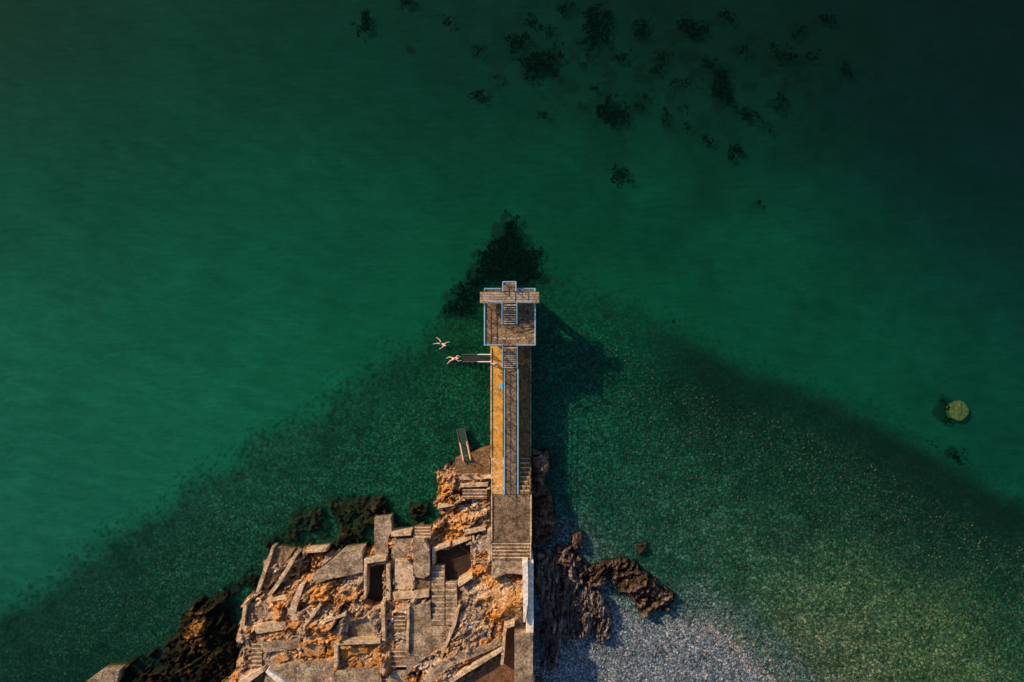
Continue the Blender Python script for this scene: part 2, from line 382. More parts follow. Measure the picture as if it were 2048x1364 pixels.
tag(gridmesh('seabed',X,Y,Z,None,M['seabed'],{'peb':peb},col),'stony green seabed rising to a grey shingle beach','seabed',kind='structure')
mb=MB(); v=[mb.bm.verts.new(p) for p in ((-1500,-1500,0),(1500,-1500,0),(1500,1500,0),(-1500,1500,0))]; mb.bm.faces.new(v)
tag(mb.build('water',M['water']),'calm clear green sea water','water',kind='structure')
# ---------------------------------------------------------------- concrete pieces
PIECES=[]
jr=random.Random(3)
def rough(w,st=.9,j=.035):
    out=[]
    for i in range(len(w)):
        a=Vector(w[i]);b=Vector(w[(i+1)%len(w)]); n=max(1,int((b-a).length/st))
        for k in range(n):
            q=a.lerp(b,k/n); out.append((q.x+jr.uniform(-j,j),q.y+jr.uniform(-j,j),q.z))
    return out
def piece(name,pts,z,mat,label,cat='concrete slab',zb=-1.0,bev=.11,group=None,reg=0.,j=.035):
    w=[P(p[0],p[1],p[2] if len(p)>2 else z) for p in pts]
    o=MB().prism(rough(w,j=j),zb,bev).build(name,M[mat]); tag(o,label,cat,group)
    PIECES.append((w,min(q[2] for q in w)+reg))
    return o
piece('concrete_landing',[(911,918),(965,898),(980,894),(980,948),(911,948)],2.0,'landing','small five sided concrete landing where the rusty steps meet the pier','landing')
piece('concrete_wall',[(911,950),(982,950),(982,957),(918,960)],2.3,'slab','narrow orange lit wall behind the landing left of the pier','wall')
piece('concrete_jetty',[(748,1037),(781,1035),(784,1066),(775,1072),(777,1128),(750,1130)],2.3,'slab2','stubby concrete jetty block sticking out toward the dark weed rocks','jetty')
piece('concrete_slab',[(683,1104),(724,1100),(726,1145),(690,1152),(655,1160),(632,1168),(622,1155),(655,1128)],3.3,'slab2','grey kinked concrete slab above the sunlit orange rock')
piece('sea_wall',[(590,1105),(596,1108),(562,1166),(540,1193),(534,1190),(557,1160)],2.6,'slab','thin slanting sea wall, the right one of the two at the left shore','wall',bev=.06)
piece('sea_wall',[(544,1092),(549,1094),(530,1150),(517,1186),(511,1183),(523,1148)],2.0,'slab','thin slanting sea wall, the outer left one beside dark weed','wall',bev=.06)
piece('sea_wall',[(488,1205),(494,1203),(488,1250),(501,1300),(495,1303),(481,1250)],2.5,'slab','curved low wall bounding the left end of the headland','wall',bev=.06)
piece('concrete_ledge',[(505,1252),(570,1243),(573,1258),(511,1269)],2.9,'slab','small pale ledge just inside the curved low wall','ledge')
piece('concrete_ledge',[(524,1287),(600,1281),(602,1295),(580,1300),(527,1306)],3.4,'slab2','second ledge above the lettered slab at lower left','ledge')
piece('concrete_slab',[(535,1338),(600,1325),(668,1322),(668,1420),(560,1420),(528,1364)],4.0,'slab2','flat grey slab with small white painted marking at the bottom left')
piece('concrete_wall',[(478,1362),(520,1338),(526,1338),(528,1344),(492,1368),(485,1400),(470,1400)],4.4,'slab','slanting orange edged parapet at the bottom left','wall',bev=.06)
piece('white_wall',[(530,1344),(536,1340),(562,1358),(586,1376),(594,1400),(586,1400),(560,1370)],4.6,'white','white curved wall beside the lettered slab','wall',bev=.05)
piece('concrete_wall',[(668,1284),(760,1281),(760,1287),(675,1290),(675,1336),(668,1336)],4.7,'slab','low L shaped wall framing a patch of pale rock','wall',bev=.06)
piece('concrete_slab',[(675,1342),(762,1336),(765,1420),(640,1420),(655,1364)],4.3,'slab2','slab at the bottom edge below the L shaped wall')
piece('concrete_slab',[(790,1122),(815,1120),(826,1132),(828,1175),(815,1181),(790,1178)],3.3,'slab','pale square slab left of the straight flight of steps')
piece('concrete_slab',[(825,1078),(848,1078),(860,1100),(859,1150),(848,1158),(828,1155)],3.6,'slab2','tall narrow slab above the straight flight of steps')
piece('concrete_ledge',[(785,1186),(858,1182),(858,1194),(788,1200)],3.8,'slab','horizontal ledge between the square slab and the path','ledge')
piece('concrete_path',[(822,1214),(860,1205),(862,1252),(905,1252),(902,1290),(872,1300),(832,1330),(812,1350),(790,1420),(768,1420),(778,1352),(818,1305)],4.2,'slab2','wide pale path bending down from the foot of the steps','path')
piece('paved_terrace',[(983,1121),(1045,1121),(1045,1150),(1012,1146),(983,1160)],4.7,'slab2','small grey terrace at the foot of the wide pier steps','terrace')
piece('concrete_path',[(842,1364),(884,1322),(1003,1280),(1006,1290),(890,1338),(868,1364),(860,1420),(822,1420)],5.0,'slab2','sloping grey path with white painted marking below the pale path','path')
piece('concrete_wall',[(896,1360),(1004,1296),(1006,1302),(905,1364),(880,1420),(874,1420)],5.4,'slab','long slanting kerb wall below the grey path','wall',bev=.06)
piece('court_floor',[(905,1372),(1004,1312),(1010,1262),(1029,1257),(1029,1420),(890,1420)],4.3,'court','reddish brown sunken court floor at the bottom beside the shelter roof','court',bev=0)
piece('concrete_wall',[(1001,1330),(1008,1250),(1029,1246),(1029,1252),(1013,1256),(1007,1330)],5.3,'slab','thin angled wall around the top of the brown court','wall',bev=.05)
piece('white_wall',[(1045,1122),(1056,1122),(1056,1205),(1051,1245),(1047,1245)],6.2,'white','tall bright white wall at the root of the pier','wall',j=.01)
piece('concrete_wall',[(1057,1124),(1067,1124),(1067,1271),(1052,1271),(1057,1206)],5.6,'white','greyish white parapet right beside the bright white wall','wall',j=.01)
piece('shelter_roof',[(1029,1272),(1066,1272),(1066,1420),(1029,1420)],6.6,'slab2','flat grey shelter roof at the bottom centre','roof',j=.02)
piece('concrete_slab',[(172,1364),(203,1341),(238,1340),(235,1364),(205,1400),(150,1400)],1.9,'slab2','isolated slab at the far lower left among black rock')
piece('concrete_wall',[(975,1062),(981,1062),(981,1122),(975,1130)],4.2,'slab','narrow wall hugging the left side of the pier root','wall',bev=.05)
piece('concrete_wall',[(944,1072),(949,1070),(951,1128),(946,1134)],3.2,'slab','short upright wall right of the dark angular pit','wall',bev=.05)
piece('concrete_wall',[(864,1096),(900,1088),(901,1093),(871,1101),(869,1130),(864,1130)],3.0,'slab','angled wall above the dark angular pit','wall',bev=.05)
piece('concrete_ledge',[(598,1170),(610,1166),(590,1225),(598,1240),(584,1244),(574,1224)],3.4,'slab','zigzag ledge at the left of the brightest rock','ledge')
piece('concrete_ledge',[(728,1118),(772,1114),(772,1122),(733,1126),(732,1196),(727,1200)],3.5,'slab','ledge edging the dark square pit','ledge',bev=.05)
piece('pit_shade',[(734,1128),(769,1126),(769,1200),(750,1206),(734,1196)],1.5,'pit','square pit with painted dark shade, sunk between pale walls','rock pool',bev=0)  # dark floor sheet stands in for the shade inside the pit
piece('pit_shade',[(873,1104),(900,1096),(942,1080),(944,1134),(920,1158),(893,1160),(890,1128),(872,1128)],1.6,'pit','angular pit with painted dark shade above the short flight of steps','rock pool',bev=0)  # shade of the angular pit painted as a dark floor
piece('concrete_slab',[(697,1240),(738,1232),(756,1268),(744,1277),(694,1278)],3.3,'slab2','smooth shaded grey slab in the hollow of the brightest rock')
# linking terraces, partly overgrown by rock
TER=[([(783,1079),(824,1076),(826,1119),(816,1119),(789,1121),(789,1180),(783,1180)],2.5,'low terrace floor left of the tall narrow slab'),
([(829,1156),(861,1152),(861,1181),(816,1183),(829,1176)],3.1,'terrace floor just above the horizontal ledge'),
([(771,1202),(814,1201),(814,1221),(786,1221),(786,1263),(813,1263),(813,1299),(772,1299)],3.4,'terrace around the broken steps left of the pale path'),
([(676,1291),(760,1288),(763,1335),(676,1341)],3.6,'sunken terrace inside the L shaped wall'),
([(603,1287),(667,1284),(667,1321),(603,1324)],3.3,'terrace between the lettered slab and the thin slanting kerb'),
([(511,1270),(574,1259),(600,1262),(602,1279),(525,1286),(514,1286)],2.5,'terrace between the two small ledges at lower left'),
([(529,1307),(580,1301),(601,1297),(601,1324),(536,1337)],3.0,'narrow terrace above the lettered slab, left end'),
([(952,1072),(974,1064),(974,1130),(952,1130)],2.9,'terrace strip between the upright wall and the pier wall'),
([(551,1094),(588,1100),(575,1120),(556,1155),(532,1180),(524,1170),(540,1130)],1.5,'worn ramp lying between the two slanting sea walls'),
([(496,1210),(533,1208),(550,1222),(545,1244),(497,1250)],1.9,'terrace enclosed by the curved low wall')]
for i,(p,z,l) in enumerate(TER): piece('concrete_terrace',p,z,'terr' if i%3 else 'slab2',l,'terrace',bev=.07,reg=.55)
X2=[([(606,1279),(658,1262),(661,1267),(608,1286)],3.7,'thin slanting kerb above the lettered slab'),
([(612,1101),(652,1098),(653,1103),(613,1106)],2.8,'short straight kerb at the top left of the headland'),
([(532,1199),(574,1190),(576,1196),(534,1206)],2.6,'short kerb under the two slanting sea walls'),
([(762,1206),(769,1206),(771,1282),(764,1282)],4.3,'upright kerb between bright rock and pale path'),
([(905,1086),(942,1074),(943,1079),(906,1092)],3.3,'slanting kerb over the dark angular pit'),
([(920,968),(976,966),(976,973),(920,975)],2.7,'low step edge below the orange lit wall'),
([(782,1066),(822,1064),(822,1071),(782,1073)],2.9,'short kerb right of the stubby jetty'),
([(772,1130),(779,1130),(781,1200),(774,1200)],3.7,'upright kerb right of the dark square pit'),
([(915,1168),(944,1150),(947,1155),(918,1174)],4.2,'slanting kerb beside the short flight of steps'),
([(648,1238),(690,1226),(692,1232),(650,1245)],4.5,'kerb across the brightest rock'),
([(875,1010),(908,1006),(909,1012),(876,1017)],2.4,'kerb on the seaward rock left of the pier'),
([(915,1215),(920,1215),(911,1250),(884,1318),(879,1316),(906,1248)],4.8,'long bent kerb between the pale path and the cracked rock'),
([(814,1215),(819,1214),(817,1300),(812,1300)],4.6,'thin upright kerb along the left side of the pale path'),
([(603,1255),(640,1206),(644,1209),(607,1259)],4.2,'steep slanting kerb climbing the brightest rock'),
([(930,1062),(970,1054),(972,1060),(932,1069)],3.5,'kerb on orange rock close to the pier')]
for p,z,l in X2: piece('concrete_kerb',p,z,'slab',l,'kerb',bev=.05)
# ---------------------------------------------------------------- flights of steps
def steps(parent,x0,x1,yA,zA,yB,zB,n,mat,nose='nose',thick=None,name='step',nw=.09):
    for i in range(n):
        t0=i/n; t1=(i+1)/n; z=zA+(zB-zA)*(i+1)/n
        wy=lambda t:(682-(yA+(yB-yA)*t))*(D-(zA+(zB-zA)*t))/D/S
        ya,yb=wy(t0),wy(t1)
        kx=(D-z)/D/S
        xa,xb=(x0-1024)*kx,(x1-1024)*kx
        zb=(min(zA,zB)-.6) if thick is None else z-thick
        m=MB(); m.box(xa,xb,min(ya,yb),max(ya,yb),zb,z,0,0)
        up=zB>zA; ye=ya if up else yb; dr=(1 if (yb>ya)==up else -1)
        a,b=ye,ye+dr*nw
        m.box(xa+.02,xb-.02,min(a,b),max(a,b),z-.04,z+.006,0,1)
        m.build(name,[M[mat],M[nose]],parent)
def flight(name,label,x0,x1,yA,zA,yB,zB,n,mat='slab2'):
    q=P((x0+x1)/2,yA,zA)
    e=empty(name,(q[0],q[1],min(zA,zB)),label,'steps')
    steps(e,x0,x1,yA,zA,yB,zB,n,mat,nw=.14)
    PIECES.append(([P(x0,yA,zA),P(x1,yA,zA),P(x1,yB,zB),P(x0,yB,zB)],min(zA,zB)))
flight('stone_steps','long straight flight of steps in the middle of the headland',863,889,1130,2.5,1250,4.15,10)
flight('stone_steps','short flight of steps joined to the right of the long flight',891,914,1165,3.2,1250,4.5,7)
flight('stone_steps','steps beside the bend of the wide pale path',782,813,1300,3.6,1340,4.2,4,'terr')
flight('stone_steps','small steps between the ledges at lower left',503,524,1286,2.7,1336,3.7,6,'terr')
flight('stone_steps','low steps beside the tall narrow slab',829,862,1052,1.6,1077,2.8,4,'terr')
flight('stone_steps','narrow steps right of the slab below the L shaped wall',764,782,1345,3.6,1400,4.4,5,'terr')
flight('stone_steps','three shallow steps under the orange lit wall left of the pier',925,974,978,2.6,998,3.0,3,'terr')
flight('stone_steps','broken steps left of the wide pale path',788,811,1223,3.6,1262,4.1,5,'terr')
# ---------------------------------------------------------------- pier
pier=empty('pier',P(1021,840,0),'long concrete pier with raised blue railed walkway and lower ochre side decks','pier')
def pbox(par,name,x0,x1,y0,y1,z,zb,mat,bev=.06):
    w=[P(x0,y1,z),P(x1,y1,z),P(x1,y0,z),P(x0,y0,z)]
    return MB().prism(w,zb,bev).build(name,M[mat],par)
ZL,ZC,ZM,ZT=2.5,4.0,5.7,7.4
pbox(pier,'pier_body',982.5,1060.5,600,990,ZL-.104,-5,'brown',.05)
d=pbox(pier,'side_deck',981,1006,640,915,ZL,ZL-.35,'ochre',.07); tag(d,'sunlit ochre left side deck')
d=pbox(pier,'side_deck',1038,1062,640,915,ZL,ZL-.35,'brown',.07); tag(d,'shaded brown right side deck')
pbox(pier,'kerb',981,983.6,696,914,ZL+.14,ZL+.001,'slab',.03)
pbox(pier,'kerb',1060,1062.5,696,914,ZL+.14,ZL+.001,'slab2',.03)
pbox(pier,'walkway',1008,1037.5,730,989,ZC,ZL-.05,'pier',.07)
pbox(pier,'walkway_kerb',1008,1010.4,738,988,ZC+.12,ZC+.001,'trim',.02)
pbox(pier,'walkway_kerb',1035,1037.5,738,988,ZC+.12,ZC+.001,'trim',.02)
pbox(pier,'approach_deck',982,1063,989.3,1085,ZC+.003,-3,'pier',.08)
pbox(pier,'kerb',982,984.6,990,1084,ZC+.16,ZC-.01,'slab',.03)
pbox(pier,'kerb',1060.5,1063.5,990,1084,ZC+.16,ZC-.01,'slab',.03)
def stairpart(par,label,x0,x1,yA,zA,yB,zB,n,mat,thick=None,side='trim'):
    m=MB().slab([P(x0,yA,zA-.75),P(x1,yA,zA-.75),P(x1,yB,zB-.75),P(x0,yB,zB-.75)],.15)
    o=m.build('staircase',M[mat],par)
    if label:o['label']=label
    for (a,b) in ((x0-2.2,x0-.2),(x1+.2,x1+2.2)):
        MB().slab([P(a,yA,zA+.12),P(b,yA,zA+.12),P(b,yB,zB+.12),P(a,yB,zB+.12)],.6).build('side_strip',M[side],o)
    steps(o,x0,x1,yA,zA,yB,zB,n,mat,thick=thick,nw=.14)
    return o
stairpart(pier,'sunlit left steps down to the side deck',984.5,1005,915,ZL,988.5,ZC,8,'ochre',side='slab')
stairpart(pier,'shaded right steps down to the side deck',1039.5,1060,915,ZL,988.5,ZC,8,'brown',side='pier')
stairpart(pier,'wide steps at the root of the pier',984.5,1060,1085.2,ZC,1120,4.72,5,'pier',side='slab')
PIECES.append(([P(980,890,2),P(1064,890,2),P(1064,1122,4),P(980,1122,4)],2.0))
# ---------------------------------------------------------------- railings
def railing(par,pts,h=1.05,sp=1.5,label=None,r=.055):
    m=MB()
    for a,b in zip(pts,pts[1:]):
        m.tube((a[0],a[1],a[2]+h),(b[0],b[1],b[2]+h),r)
    o=m.build('railing',M['blue'],par)
    if label:o['label']=label
    m=MB()
    for a,b in zip(pts,pts[1:]): m.tube((a[0],a[1],a[2]+h*.5),(b[0],b[1],b[2]+h*.5),r*.8)
    m.build('lower_rail',M['blue'],o)
    for a,b in zip(pts,pts[1:]):
        A=Vector(a);B=Vector(b); n=max(1,int(round((B-A).length/sp)))
        for i in range(n):
            q=A.lerp(B,i/n); MB().tube(q,q+Vector((0,0,h)),r*.8).build('post',M['blue'],o)
    q=Vector(pts[-1]); MB().tube(q,q+Vector((0,0,h)),r*.8).build('post',M['blue'],o)
    return o
def pl(*a): return [P(*p) for p in a]
railing(pier,pl((1009,738,ZC),(1009,985,ZC)),label='left railing of the raised walkway')
railing(pier,pl((1036,738,ZC),(1036,985,ZC)),label='right railing of the raised walkway')
# ---------------------------------------------------------------- tower
tw=empty('diving_tower',P(1020,640,0),'concrete diving tower with blue railings at the end of the pier','tower')
pbox(tw,'tower_base',984,1058,584,639.5,ZL,-5,'tower',.05)
for (a,b,c,d_) in ((976,988,588,600),(1052,1064,588,600),(976,988,668,680),(1052,1064,668,680)):
    pbox(tw,'column',a,b,c,d_,ZM-.3,-4.5,'tower',.03)
pbox(tw,'tower_core',1008,1032,600,690,ZM-.3,0,'tower',.03)
d=pbox(tw,'platform',968,1071.5,577,692,ZM,ZM-.32,'tower',.09)
tag(d,'square lower diving platform')
pbox(tw,'kerb',968,970.6,578,691,ZM+.16,ZM+.001,'slab',.02); pbox(tw,'kerb',1069,1071.5,578,691,ZM+.16,ZM+.001,'trim',.02)
d=pbox(tw,'top_beam',960,1078.5,583.5,606,ZT,ZT-.45,'beam',.07); tag(d,'long pale grey crossbeam of the upper diving level')
pbox(tw,'upper_platform',1005,1033,563,583.3,ZT+.004,ZT-.35,'tower',.06)
for a in (1009,1026): pbox(tw,'column',a,a+5,588,602,ZT-.45,ZM-.02,'tower',.02)
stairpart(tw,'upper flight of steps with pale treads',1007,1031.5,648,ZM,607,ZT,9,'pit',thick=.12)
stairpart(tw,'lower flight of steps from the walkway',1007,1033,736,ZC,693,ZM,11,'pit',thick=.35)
railing(tw,pl((1006,583,ZT),(1006,565,ZT),(1032,565,ZT),(1032,583,ZT)),sp=1.0,label='railing around the upper platform nose')
railing(tw,pl((1006,690,ZM),(970,690,ZM),(970,608,ZM)),label='left railing of the lower platform')
railing(tw,pl((970,581,ZM),(970,578.5,ZM),(1003,578.5,ZM)),label='seaward left railing of the lower platform')
railing(tw,pl((1036,578.5,ZM),(1070,578.5,ZM),(1070,582,ZM)),label='seaward right railing of the lower platform')
railing(tw,pl((1034,690,ZM),(1070,690,ZM),(1070,608,ZM)),label='right railing of the lower platform')
railing(tw,pl((977,604,ZT),(1004.5,604,ZT),(1004.5,607,ZT),(1004.5,648,ZM)),label='left handrail of the upper steps')
railing(tw,pl((1064,604,ZT),(1034,604,ZT),(1034,607,ZT),(1034,648,ZM)),label='right handrail of the upper steps')
railing(tw,pl((1005.5,693,ZM),(1005.5,736,ZC)),label='left handrail of the lower steps')
railing(tw,pl((1034.5,693,ZM),(1034.5,736,ZC)),label='right handrail of the lower steps')
def marking(name,cx,cy,z,ang,n,label,sc=1.0):
    m=MB(); q=P(cx,cy,z); ca,sa=math.cos(ang),math.sin(ang)
    def st(u0,v0,u1,v1,w=.05):
        a=Vector((u0,v0));b=Vector((u1,v1));d=(b-a).normalized();nn=Vector((-d.y,d.x))*w/2
        f=[]
        for p in (a+nn,b+nn,b-nn,a-nn):
            p=p*sc; f.append(m.bm.verts.new((q[0]+p.x*ca-p.y*sa,q[1]+p.x*sa+p.y*ca,z+.008)))
        m.bm.faces.new(f[::-1])
    L0=n*.12
    st(-L0-.5,-.2,-L0-.5,.2); st(-L0-.5,.2,-L0-.62,.06); st(-L0-.5,.2,-L0-.38,.06)
    st(L0+.5,-.2,L0+.5,.2); st(L0+.5,.2,L0+.62,.06); st(L0+.5,.2,L0+.38,.06)
    rr=random.Random(n)
    for i in range(n*2):
        u=-L0+i*.12
        if rr.random()<.15: continue
        h=rr.choice((.09,.12)); st(u,-h,u,h,.04)
        if rr.random()<.5: st(u,rr.choice((-h,0,h)),u+.08,rr.choice((-h,0,h)),.03)
    o=m.build(name,M['paint']); tag(o,label,'marking'); return o
marking('painted_marking',1019,677,ZM,0,10,'white painted line of lettering on the square tower platform')
marking('painted_marking',622,1338,4.0,0,9,'white painted lettering on the grey slab at the bottom left')
marking('painted_marking',872,1338,5.0,.75,9,'white painted lettering along the sloping grey path')
# ---------------------------------------------------------------- ladders
sl=empty('water_ladder',P(982,716,0),'dark metal stepped ladder with pale handrails running from pier into water','ladder')
for i in range(10):
    t=i/9; x=978-t*50; z=2.2-t*2.1
    a=P(x,709,z); b=P(x,723.5,z)
    MB().box(a[0]-.15,a[0]+.15,b[1],a[1],z-.05,z).build('tread',M['dark'],sl)
for y in (709,723.5):
    MB().tube(P(981,y,2.3),P(925,y,.05),.08).build('side_rail',M['dark'],sl)
    m=MB(); m.tube(P(983,y,3.4),P(957,y,2.3),.06); m.tube(P(957,y,2.3),P(955,y,1.1),.05); m.tube(P(983,y,3.4),P(983,y,2.5),.05)
    m.build('handrail',M['rail'],sl)
gs=empty('metal_steps',P(932,920,2),'rusty sided dark metal steps leading from the landing down into the water','steps')
A0=(934,922,2.4);B0=(921,857,.12)
def lp(t,off,dz=0):
    p=[A0[i]+(B0[i]-A0[i])*t for i in range(3)]
    return P(p[0]+off,p[1]-off*.18,p[2]+dz)
for off in (-7.5,7.5):
    MB().slab([lp(0,off-1.2,.1),lp(0,off+1.2,.1),lp(.6,off+1.2,.1),lp(.6,off-1.2,.1)],.3).build('side_rail',M['rust'],gs)
    MB().slab([lp(.6,off-1.2,.09),lp(.6,off+1.2,.09),lp(1,off+1.2,.09),lp(1,off-1.2,.09)],.3).build('side_rail',M['dark'],gs)
    m=MB(); m.tube(lp(.05,off*.85,.75),lp(.55,off*.85,.75),.035); m.tube(lp(.05,off*.85,.1),lp(.05,off*.85,.75),.035); m.tube(lp(.55,off*.85,.1),lp(.55,off*.85,.75),.035)
    m.build('handrail',M['rail'],gs)
for i in range(13):
    t=(i+.4)/13; a=lp(t,-6,-.02);b=lp(t,6,-.02)
    A=Vector(a);B=Vector(b);d=(Vector(lp(t+.03,0))-Vector(lp(t-.03,0)));d.z=0;d.normalize();d*=.13
    m=MB(); m.prism([tuple(A-d),tuple(B-d),tuple(B+d),tuple(A+d)],A.z-.06); m.build('tread',M['greenm'],gs)
MB().slab([lp(0,-6,-.12),lp(0,6,-.12),lp(1,6,-.12),lp(1,-6,-.12)],.04).build('back_plate',M['dark'],gs)
bx=empty('towel',P(1002,772,ZL),'small bright blue towel on the ochre deck of the pier','towel')
q=P(1002,772,ZL); me=bpy.data.meshes.new('cloth'); bm=bmesh.new()
n=8; g=[[bm.verts.new((q[0]-.2+.4*i/n+.03*math.sin(j),q[1]-.35+.7*j/n,ZL+.03+.035*abs(math.sin(i*1.7+j)))) for i in range(n+1)] for j in range(n+1)]
for j in range(n):
    for i in range(n): bm.faces.new((g[j][i],g[j][i+1],g[j+1][i+1],g[j+1][i]))
bm.to_mesh(me); bm.free(); link('cloth',me,M['blue'],bx,True)
# ---------------------------------------------------------------- rock
HL=[(985,895),(930,905),(905,925),(868,940),(865,1000),(872,1040),(850,1050),(800,1052),(785,1040),(748,1036),(745,1090),(690,1098),(640,1096),(600,1092),(560,1088),(540,1090),(520,1130),(505,1170),(484,1196),(474,1250),(470,1330),(380,1420),(330,1560),(1075,1560),(1064,1270),(1064,900)]
HH=[(480,1320,1.8),(600,1200,3.0),(700,1150,3.0),(650,1250,4.3),(700,1220,4.8),(740,1215,4.4),(640,1200,4.2),(560,1150,1.7),(525,1150,1.1),(500,1230,1.9),(520,1220,2.4),(540,1270,2.8),(900,980,2.2),(885,1030,1.2),(930,1030,3.2),(960,1080,3.3),(960,950,2.3),(905,1120,1.9),(960,1200,4.4),(820,1100,2.9),(790,1070,1.8),(850,1250,4),(900,1330,4.5),(600,1340,3.8),(630,1300,3.7),(1000,1330,4.3),(720,1315,4.2),(750,1300,4.3),(750,1160,2.9),(790,1240,3.9),(690,1110,2.4),(600,1120,1.9),(590,1250,3.2),(1000,1500,4.5),(600,1500,4.3),(870,1060,1.8)]
def crag(X,Y,seed,sx=1,sy=1,amp=1.,rot=0.):
    c,s_=math.cos(rot),math.sin(rot)
    X,Y=X*c+Y*s_,-X*s_+Y*c
    wx=X+(fbm(X*.7,Y*.7,seed+5,5)-.5)*1.7; wy=Y+(fbm(X*.7,Y*.7,seed+6,5)-.5)*1.7
    h=0; cr=0
    for sc,A,T,cw in ((.25,1.0,1.4,.035),(.8,.5,1.25,.055),(2.1,.22,1.0,.08),(4.6,.08,.4,.1)):
        f1,f2,r=vor(wx*sc*sx+3.3*sc,wy*sc*sy,seed+int(sc*100))
        h=h+A*(r[0]-.5)+T*((r[1]-.5)*r[3]+(r[2]-.5)*r[4])/max(sc,.7)
        e=1-sst(.0,cw,f2-f1); h=h-e*A*.5; cr=np.maximum(cr,e*(.95 if sc<1 else .55))
    rd=1-np.abs(2*fbm(X*1.0*sx,Y*1.0*sy,seed+31,5)-1); h=h+(rd-.8)*.9
    h=h+(fbm(X*4,Y*4,seed+8,3)-.5)*.25
    return h*amp,cr
def rock(name,poly,H,mat,label,cat,seed,res=.12,sx=1,sy=1,amp=1.,edge=1.0,kind=None,zr=1.0,group=None,rot=.55,nz=1.1,calm=None,terr=0.):
    w=[P(p[0],p[1],zr)[:2] for p in poly]
    a=np.array(w); x0,y0=a.min(0)-2; x1,y1=a.max(0)+2
    X,Y=np.meshgrid(np.arange(x0,x1,res),np.arange(y0,y1,res))
    s=sdist(X,Y,w)+.35+(fbm(X*.5,Y*.5,seed,4)-.5)*nz+(fbm(X*2.2,Y*2.2,seed+3,3)-.5)*(.6+.25*nz)
    if isinstance(H,(int,float)): base=np.full(X.shape,float(H))
    else: base=rbf(X,Y,H,1.7)[...,0]
    c,cr=crag(X,Y,seed,sx,sy,amp,rot)
    if calm:
        for (cx,cy,rad,fac) in calm:
            q=P(cx,cy,4); g=np.exp(-((X-q[0])**2+(Y-q[1])**2)/(2*rad*rad)); c=c*(1-(1-fac)*g)
    k=sst(-.3,edge,s)
    Z=-2.6+(base+2.6)*k*(.8+.2*sst(0,edge*2,s)) + c*(.35+.65*k)
    if terr>0:
        st=.55; w0=.8*fbm(X*.3,Y*.3,seed+71,3); u=Z/st+w0; fl=np.floor(u); fr=u-fl
        q2=(fl+sst(.6,.95,fr)-w0)*st
        wt=terr*sst(.42,.56,fbm(X*.22,Y*.22,seed+91,3))
        Z=Z*(1-wt)+q2*wt
    Z=np.where(s<-.6,-2.8,Z)
    for pw,zt in PIECES:
        px_=np.array([q[:2] for q in pw]); bx0,by0=px_.min(0)-.5; bx1,by1=px_.max(0)+.5
        mk=(X>bx0)&(X<bx1)&(Y>by0)&(Y<by1)
        if not mk.any(): continue
        sd=sdist(X[mk],Y[mk],pw); zz=Z[mk]
        zz=np.where(sd>.02,np.minimum(zz,zt-.2),np.where((sd>-.35)&(zt>2.2),np.minimum(zz,zt+.6),zz)); Z[mk]=zz
    o=gridmesh(name,X,Y,Z,s>-1.0,M[mat],{'crack':cr},smooth=False)
    tag(o,label,cat,group,kind); return o
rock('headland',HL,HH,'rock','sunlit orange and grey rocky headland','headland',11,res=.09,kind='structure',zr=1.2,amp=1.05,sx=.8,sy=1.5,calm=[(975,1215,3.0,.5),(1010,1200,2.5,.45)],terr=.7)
rock('rock_outcrop',[(640,1000),(700,985),(760,985),(782,1000),(782,1040),(745,1060),(742,1092),(690,1098),(655,1092),(668,1045),(640,1010)],.6,'mossrock','dark weed covered outcrop left of the stubby jetty','rock',31,amp=.6,zr=.3,terr=.9,nz=2.0)
rock('rock_outcrop',[(575,1020),(600,1008),(650,1004),(668,1045),(655,1092),(600,1095),(545,1092),(560,1050)],0.0,'mossrock','low half sunken weedy rock above the left slab','rock',41,amp=.6,zr=.1,nz=1.7,terr=.9)
rock('rock_outcrop',[(812,1006),(862,1000),(868,1038),(830,1046),(815,1035)],.6,'mossrock','small dark weed covered outcrop right of the stubby jetty','rock',32,amp=.6,zr=.3,nz=1.)
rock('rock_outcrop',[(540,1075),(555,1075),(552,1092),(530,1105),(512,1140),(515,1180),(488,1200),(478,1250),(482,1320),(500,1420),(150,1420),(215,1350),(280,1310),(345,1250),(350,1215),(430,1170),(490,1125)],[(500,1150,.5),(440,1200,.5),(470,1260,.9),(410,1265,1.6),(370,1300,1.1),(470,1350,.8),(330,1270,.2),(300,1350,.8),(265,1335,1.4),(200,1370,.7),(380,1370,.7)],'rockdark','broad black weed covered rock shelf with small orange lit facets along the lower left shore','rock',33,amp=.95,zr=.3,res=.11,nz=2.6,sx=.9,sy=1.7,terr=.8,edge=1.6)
rock('rock_outcrop',[(1060,900),(1098,903),(1106,930),(1094,960),(1108,1000),(1113,1050),(1100,1088),(1060,1095)],1.5,'redrock','brown grey rock shelf against the right side of the pier','rock',34,sx=.7,sy=1.5,amp=.9,rot=0,nz=.5,edge=.7)
rock('rock_outcrop',[(1142,1070),(1166,1066),(1170,1100),(1147,1106)],1.1,'redrock','small square brown rock standing alone off the beach','rock',35,amp=.6,nz=.4,edge=.5)
rock('rock_outcrop',[(1060,1088),(1125,1095),(1150,1115),(1172,1150),(1192,1160),(1228,1195),(1226,1290),(1203,1325),(1180,1280),(1150,1290),(1128,1345),(1088,1352),(1080,1440),(1060,1440)],1.6,'strata','large grey rock in upright layers right of the white wall','rock',36,sx=3.2,sy=.6,amp=1.15,res=.09,rot=-.12,nz=2.4,edge=1.5)
